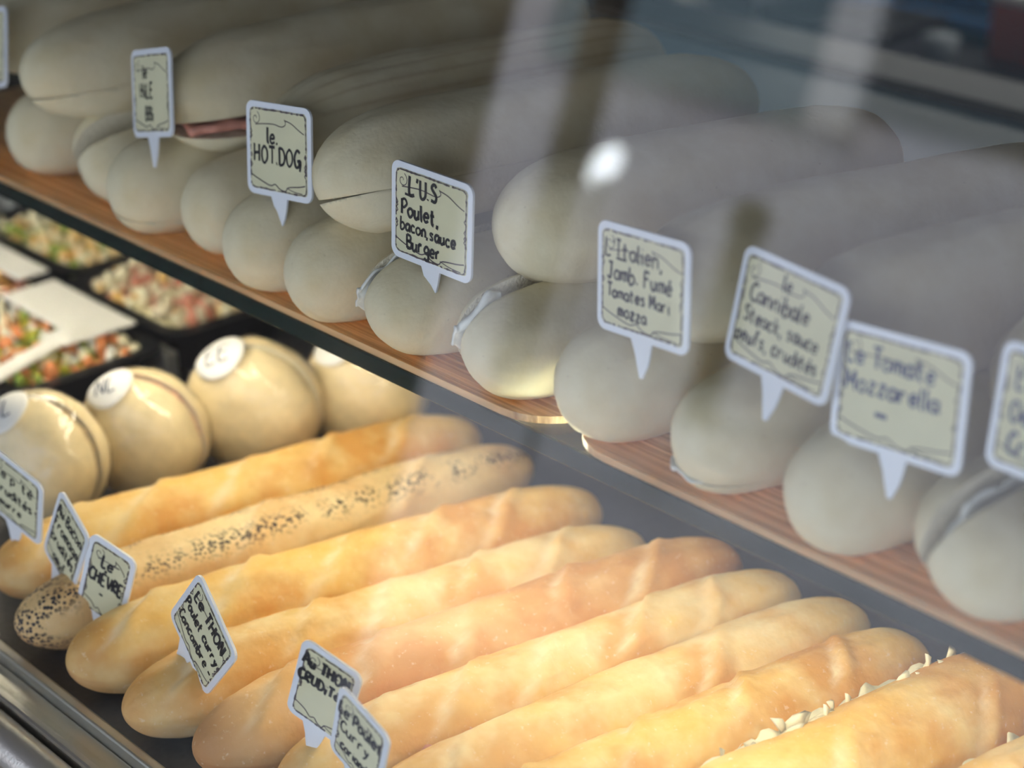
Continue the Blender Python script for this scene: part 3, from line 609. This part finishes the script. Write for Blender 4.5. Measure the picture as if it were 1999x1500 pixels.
# ------------------------------------------------------------------ wrapped round buns standing on edge
def bun_pt(d, Rr, T, sx):
    """point on the rounded disc surface in direction d (axis = local y)"""
    rho = math.hypot(d.x, d.z); s = ((rho/Rr)**2.4+(abs(d.y)/T)**2.4)**(-1/2.4); return d*s*sx
def bun(loc, rotz, tilt, label, seed, Rr=.044, T=.033, fill='lettuce', glyphs='BL'):
    t = empty('wrapped_bun', (loc[0], loc[1], DECK), label, 'sandwich', 'cling-wrapped round buns beside the baguettes', (tilt, 0, rotz))
    rnd = random.Random(seed); c = Vector((0, 0, Rr*.985))
    bm = bmesh.new(); bmesh.ops.create_uvsphere(bm, u_segments=64, v_segments=44, radius=1)
    bmesh.ops.rotate(bm, matrix=Matrix.Rotation(PI/2, 3, 'X'), verts=bm.verts)
    for v in bm.verts:
        d = v.co.normalized(); k = 1+.03*noise.noise(d*2.2+Vector((seed, 0, 0)))+.008*noise.noise(d*7)
        v.co = bun_pt(d, Rr, T, k)
    for nm, s in (('bun_top', -1), ('bun_bottom', 1)):
        h = bm.copy(); bmesh.ops.bisect_plane(h, geom=h.verts[:]+h.edges[:]+h.faces[:], plane_co=(0, s*.003, 0), plane_no=(0, -s, 0), clear_outer=True)
        f = bmesh.ops.holes_fill(h, edges=[e for e in h.edges if e.is_boundary], sides=0)['faces']
        for q in f: q.material_index = 1
        # round the cut rim a little
        for v in h.verts:
            if abs(v.co.y) < .006: v.co.x *= .975; v.co.z *= .975
        bmesh.ops.translate(h, vec=c, verts=h.verts)
        o = from_bm(nm, h, [M['bunc'], M['crumb']], t)
        for p in o.data.polygons: p.use_smooth = p.material_index == 0
    w = bm.copy()
    for v in w.verts:
        d = v.co.normalized(); r = abs(noise.noise(d*5.5+Vector((seed*2, 3, 0)))); v.co *= 1.018+.03*(1-r*2.5)*(.5+.5*noise.noise(d*3))
    bmesh.ops.translate(w, vec=c, verts=w.verts)
    from_bm('plastic_wrap', w, M['wrap'], t, smooth=True); bm.free()
    # filling disc
    bm = bmesh.new(); top, bot = [], []; n = 60
    for i in range(n):
        a = 2*PI*i/n; r = Rr*(.90+.06*noise.noise(Vector((math.cos(a)*4, math.sin(a)*4, seed))))
        top.append(bm.verts.new((r*math.cos(a), .0028, r*math.sin(a)))); bot.append(bm.verts.new((r*math.cos(a), -.0028, r*math.sin(a))))
    bm.faces.new(top); bm.faces.new(bot[::-1])
    for i in range(n): bm.faces.new((top[i], bot[i], bot[(i+1) % n], top[(i+1) % n]))
    bmesh.ops.recalc_face_normals(bm, faces=bm.faces); bmesh.ops.translate(bm, vec=c, verts=bm.verts); from_bm('filling', bm, M[fill], t)
    # sticker on the upper left shoulder, facing the customer
    rm = Euler((tilt, 0, rotz)).to_matrix().inverted()
    d0 = (rm @ (RIGHT*(-.42)+UP*.72-FWD*.62)).normalized(); tx = (rm @ RIGHT); tx = (tx-d0*tx.dot(d0)).normalized(); tz = d0.cross(tx)*-1
    if (rm @ UP).dot(tz) < 0: tz = -tz
    bm = bmesh.new(); rings = []; sr = .40
    for i in range(1, 7):
        rings.append([bm.verts.new(c+bun_pt((d0+tx*sr*i/6*math.cos(a)+tz*sr*i/6*math.sin(a)).normalized(), Rr, T, 1.075)) for a in [2*PI*k/32 for k in range(32)]])
    cv = bm.verts.new(c+bun_pt(d0, Rr, T, 1.075))
    for k in range(32):
        bm.faces.new((cv, rings[0][k], rings[0][(k+1) % 32]))
        for i in range(5): bm.faces.new((rings[i][k], rings[i+1][k], rings[i+1][(k+1) % 32], rings[i][(k+1) % 32]))
    bmesh.ops.recalc_face_normals(bm, faces=bm.faces)
    for e in [1]:
        r_ = bmesh.ops.solidify(bm, geom=bm.faces[:], thickness=.0003)
    st = from_bm('sticker', bm, M['white'], t, smooth=True)
    bm = bmesh.new(); s = sr*1.1/(len(glyphs)*4+.5)
    x = -(len(glyphs)*3.8*s)/2
    for ch in glyphs:
        for g in glyph(ch):
            pts = smooth_line(g, 5); L_, R_ = [], []
            for i, (u, v) in enumerate(pts):
                a = pts[max(0, i-1)]; b = pts[min(len(pts)-1, i+1)]; dx, dz = b[0]-a[0], b[1]-a[1]; l = math.hypot(dx, dz) or 1
                for lst, sg in ((L_, 1), (R_, -1)):
                    uu = x+(u-sg*dz/l*.28)*s; vv = (v-3+sg*dx/l*.28)*s*.9
                    lst.append(bm.verts.new(c+bun_pt((d0+tx*uu+tz*vv).normalized(), Rr, T, 1.087)))
            for i in range(len(pts)-1): bm.faces.new((L_[i], R_[i], R_[i+1], L_[i+1]))
        x += 3.8*s
    from_bm('sticker_writing', bm, M['blueink'], st)
    return t
M['bunfill'] = plain('bun_filling', (.50, .38, .20), .6, bump=.4, bscale=90, var=.35)
M['bunc'] = plain('bun_crust', (.92, .77, .47), .5, spec=.3, bump=.2, bscale=120, var=.07)
bun((-1.012, .535), R(26), R(-3), 'wrapped round bun nearest the glass, at the left edge', 61, fill='bunfill', glyphs='TL')
bun((-.998, .606), R(30), R(2), 'wrapped round bun second from the glass with a marked white sticker', 62, fill='ham', glyphs='NL')
bun((-.978, .682), R(36), R(4), 'wrapped round bun third from the glass, tallest with a round white sticker', 63, .0475, .033, fill='cheese', glyphs='EE')
bun((-.950, .756), R(32), R(3), 'wrapped round bun fourth from the glass, partly hidden under the shelf edge', 64, fill='bunfill', glyphs='TL')

# ------------------------------------------------------------------ black deli trays with salads
def tray(x, y, w, d, label, top='salad', lid=None, seed=0, rot=0, cols=('cheese',), tl=None):
    t = empty('deli_tray', (x, y, DECK), label, 'tray', 'black deli trays left of the buns', (0, 0, rot))
    h = .035; bm = bmesh.new()
    def ring(sx, sy, z): return [bm.verts.new((a*sx/2, b*sy/2, z)) for a, b in [(px_/(w/2), pz_/(d/2)) for px_, pz_ in rrect(w, d, .018, 5, -d/2)]]
    rs = [ring(w*.86, d*.86, 0), ring(w*.96, d*.96, h), ring(w+.012, d+.012, h), ring(w+.012, d+.012, h+.003), ring(w*.93, d*.93, h+.003), ring(w*.83, d*.83, .004)]
    n = len(rs[0])
    for a, b in zip(rs, rs[1:]):
        for i in range(n): bm.faces.new((a[i], a[(i+1) % n], b[(i+1) % n], b[i]))
    bm.faces.new(rs[0][::-1]); bm.faces.new(rs[-1]); bmesh.ops.recalc_face_normals(bm, faces=bm.faces)
    from_bm('tray_body', bm, M['black'], t)
    rnd = random.Random(seed); bm = bmesh.new()
    bmesh.ops.create_grid(bm, x_segments=16, y_segments=16, size=.5)
    bmesh.ops.transform(bm, matrix=Matrix.Translation((0, 0, .026)) @ Matrix.Diagonal((w*.86, d*.86, 1, 1)), verts=bm.verts)
    for v in bm.verts: v.co.z += .006*noise.noise(v.co*60)+.004
    for k in range(230):
        p = Vector((rnd.uniform(-.42, .42)*w, rnd.uniform(-.42, .42)*d, .030+rnd.uniform(0, .014)*(1-abs(rnd.uniform(-.8, .8)))))
        mtx = Matrix.Translation(p) @ Euler([rnd.uniform(0, 6) for _ in range(3)]).to_matrix().to_4x4() @ Matrix.Diagonal((rnd.uniform(.004, .012), rnd.uniform(.003, .007), rnd.uniform(.002, .005), 1))
        f0 = len(bm.faces); bmesh.ops.create_icosphere(bm, subdivisions=1, radius=1, matrix=mtx); bm.faces.ensure_lookup_table(); mi = rnd.randrange(len(cols))
        for f in bm.faces[f0:]: f.material_index = mi
    s = from_bm('salad', bm, [M[c] for c in cols], None, (x, y, DECK), (0, 0, rot), True)
    tag(s, tl, 'salad', kind='stuff')
    if lid:
        bm = bmesh.new(); box(bm, lid[0], lid[1], lid[2], lid[3], .046, .049, .0015)
        from_bm('lid', bm, M['white'], t, None, None)
    return t
tray(-1.205, .778, .148, .115, 'black tray of pale shredded salad under the shelf edge, behind the bun row', seed=1, cols=('cheese', 'crumb', 'cheese', 'gold1', 'ham'), tl='pale shredded salad with reddish bits in the tray behind the buns')
tray(-1.195, .640, .148, .118, 'black tray with orange and green salad and a white lid, left of the buns', lid=(-.072, .045, .012, .060), seed=2, cols=('lettuce', 'skin', 'cheese', 'white_food', 'skin', 'pickle'), tl='orange and green mixed salad left of the buns')
tray(-1.360, .650, .148, .118, 'black tray with golden salad and a white lid at the left edge', lid=(-.072, .072, .03, .058), seed=3, cols=('gold0', 'cheese', 'ham'), tl='golden salad in the tray at the left edge')
tray(-1.368, .790, .148, .115, 'black tray of yellowish salad farthest left under the shelf edge', seed=4, cols=('cheese', 'gold1', 'lettuce', 'cheese'), tl='yellowish salad in the farthest left tray')
tray(-1.535, .73, .15, .2, 'steel grey tray beyond the salad trays at the far left', seed=5, cols=('bluegrey', 'greyp'), tl='dull grey contents of the tray at the far left')
# steel dividing bar between the tray rows
tag(boxobj('divider_bar', (-.30, .20, -.006, .006, 0, .030), M['steel_dull'], None, .002, (-1.32, .7085, DECK)), 'grey steel divider bar between the two rows of salad trays', 'divider')
sp = empty('serving_spoon', (-1.150, .610, DECK+.046), 'white serving spoon lying in the orange and green salad', 'spoon', None, (0, 0, R(20)))
bm = bmesh.new(); box(bm, -.008, .008, -.045, .03, 0, .004, .0018); from_bm('handle', bm, M['white'], sp)
bm = bmesh.new(); bmesh.ops.create_uvsphere(bm, u_segments=18, v_segments=10, radius=1, matrix=Matrix.Translation((0, .042, .002)) @ Matrix.Diagonal((.014, .020, .004, 1))); from_bm('bowl', bm, M['white'], sp, smooth=True)

# ------------------------------------------------------------------ staff side: back worktop and what stands on it
bc = empty('back_counter', (-.9, 2.05, FLOOR), 'dark back counter on the staff side behind the display case', 'counter')
boxobj('counter_cabinet', (-1.6, 2.6, -.24, .34, 0, .86), M['greyp'], bc)
boxobj('worktop', (-1.62, 2.62, -.28, .36, .86, .90), M['deck'], bc, .004)
WT = FLOOR+.90
def crate(x, y, w, d, h, m, label, name='storage_box', cat='box', rim=None, lidm=None):
    t = empty(name, (x, y, WT), label, cat, 'things on the back counter')
    bm = bmesh.new(); box(bm, -w/2, w/2, -d/2, d/2, 0, h, .006); from_bm('box_body', bm, M[m], t)
    if rim: boxobj('rim', (-w/2-.006, w/2+.006, -d/2-.006, d/2+.006, h-.016, h), M[rim], t, .003)
    if lidm: boxobj('lid', (-w/2-.004, w/2+.004, -d/2-.004, d/2+.004, h, h+.012), M[lidm], t, .004)
    return t
crate(-1.70, 1.87, .14, .10, .045, 'cream', 'pale cream box on the back counter nearest the dark wall')
crate(-1.575, 1.93, .07, .12, .040, 'bluegrey', 'frosted plastic box beside the pale cream box', rim='greyp')
crate(-1.47, 1.90, .08, .09, .034, 'lilac', 'lilac grey plastic box in the middle of the back counter', rim='black')
crate(-1.52, 2.06, .12, .08, .05, 'black', 'black box behind the lilac grey box on the back counter')
crate(-1.36, 1.90, .10, .12, .028, 'greyp', 'flat dark grey case on the back counter', lidm='black')
crate(-1.39, 2.03, .30, .06, .032, 'teal', 'long teal tray with a blue rim along the back counter', rim='blue')
crate(-1.47, 2.10, .12, .05, .060, 'ochre', 'ochre cardboard box behind the blue rimmed tray')
crate(-1.32, 2.11, .16, .06, .055, 'black', 'black box with a cream lid behind the blue rimmed tray', lidm='cream')
crate(-1.20, 2.00, .08, .12, .075, 'redp', 'small reddish box with a beige lid beside the blue rimmed tray', lidm='cream')
cup = empty('paper_cup', (-1.25, 1.86, WT), 'pale blurred cup on the dark grey back counter', 'cup', None)
bm = bmesh.new(); cyl(bm, (0, 0, 0), (0, 0, .045), .016, 20, .022); from_bm('cup_body', bm, M['bluegrey'], cup, smooth=True)
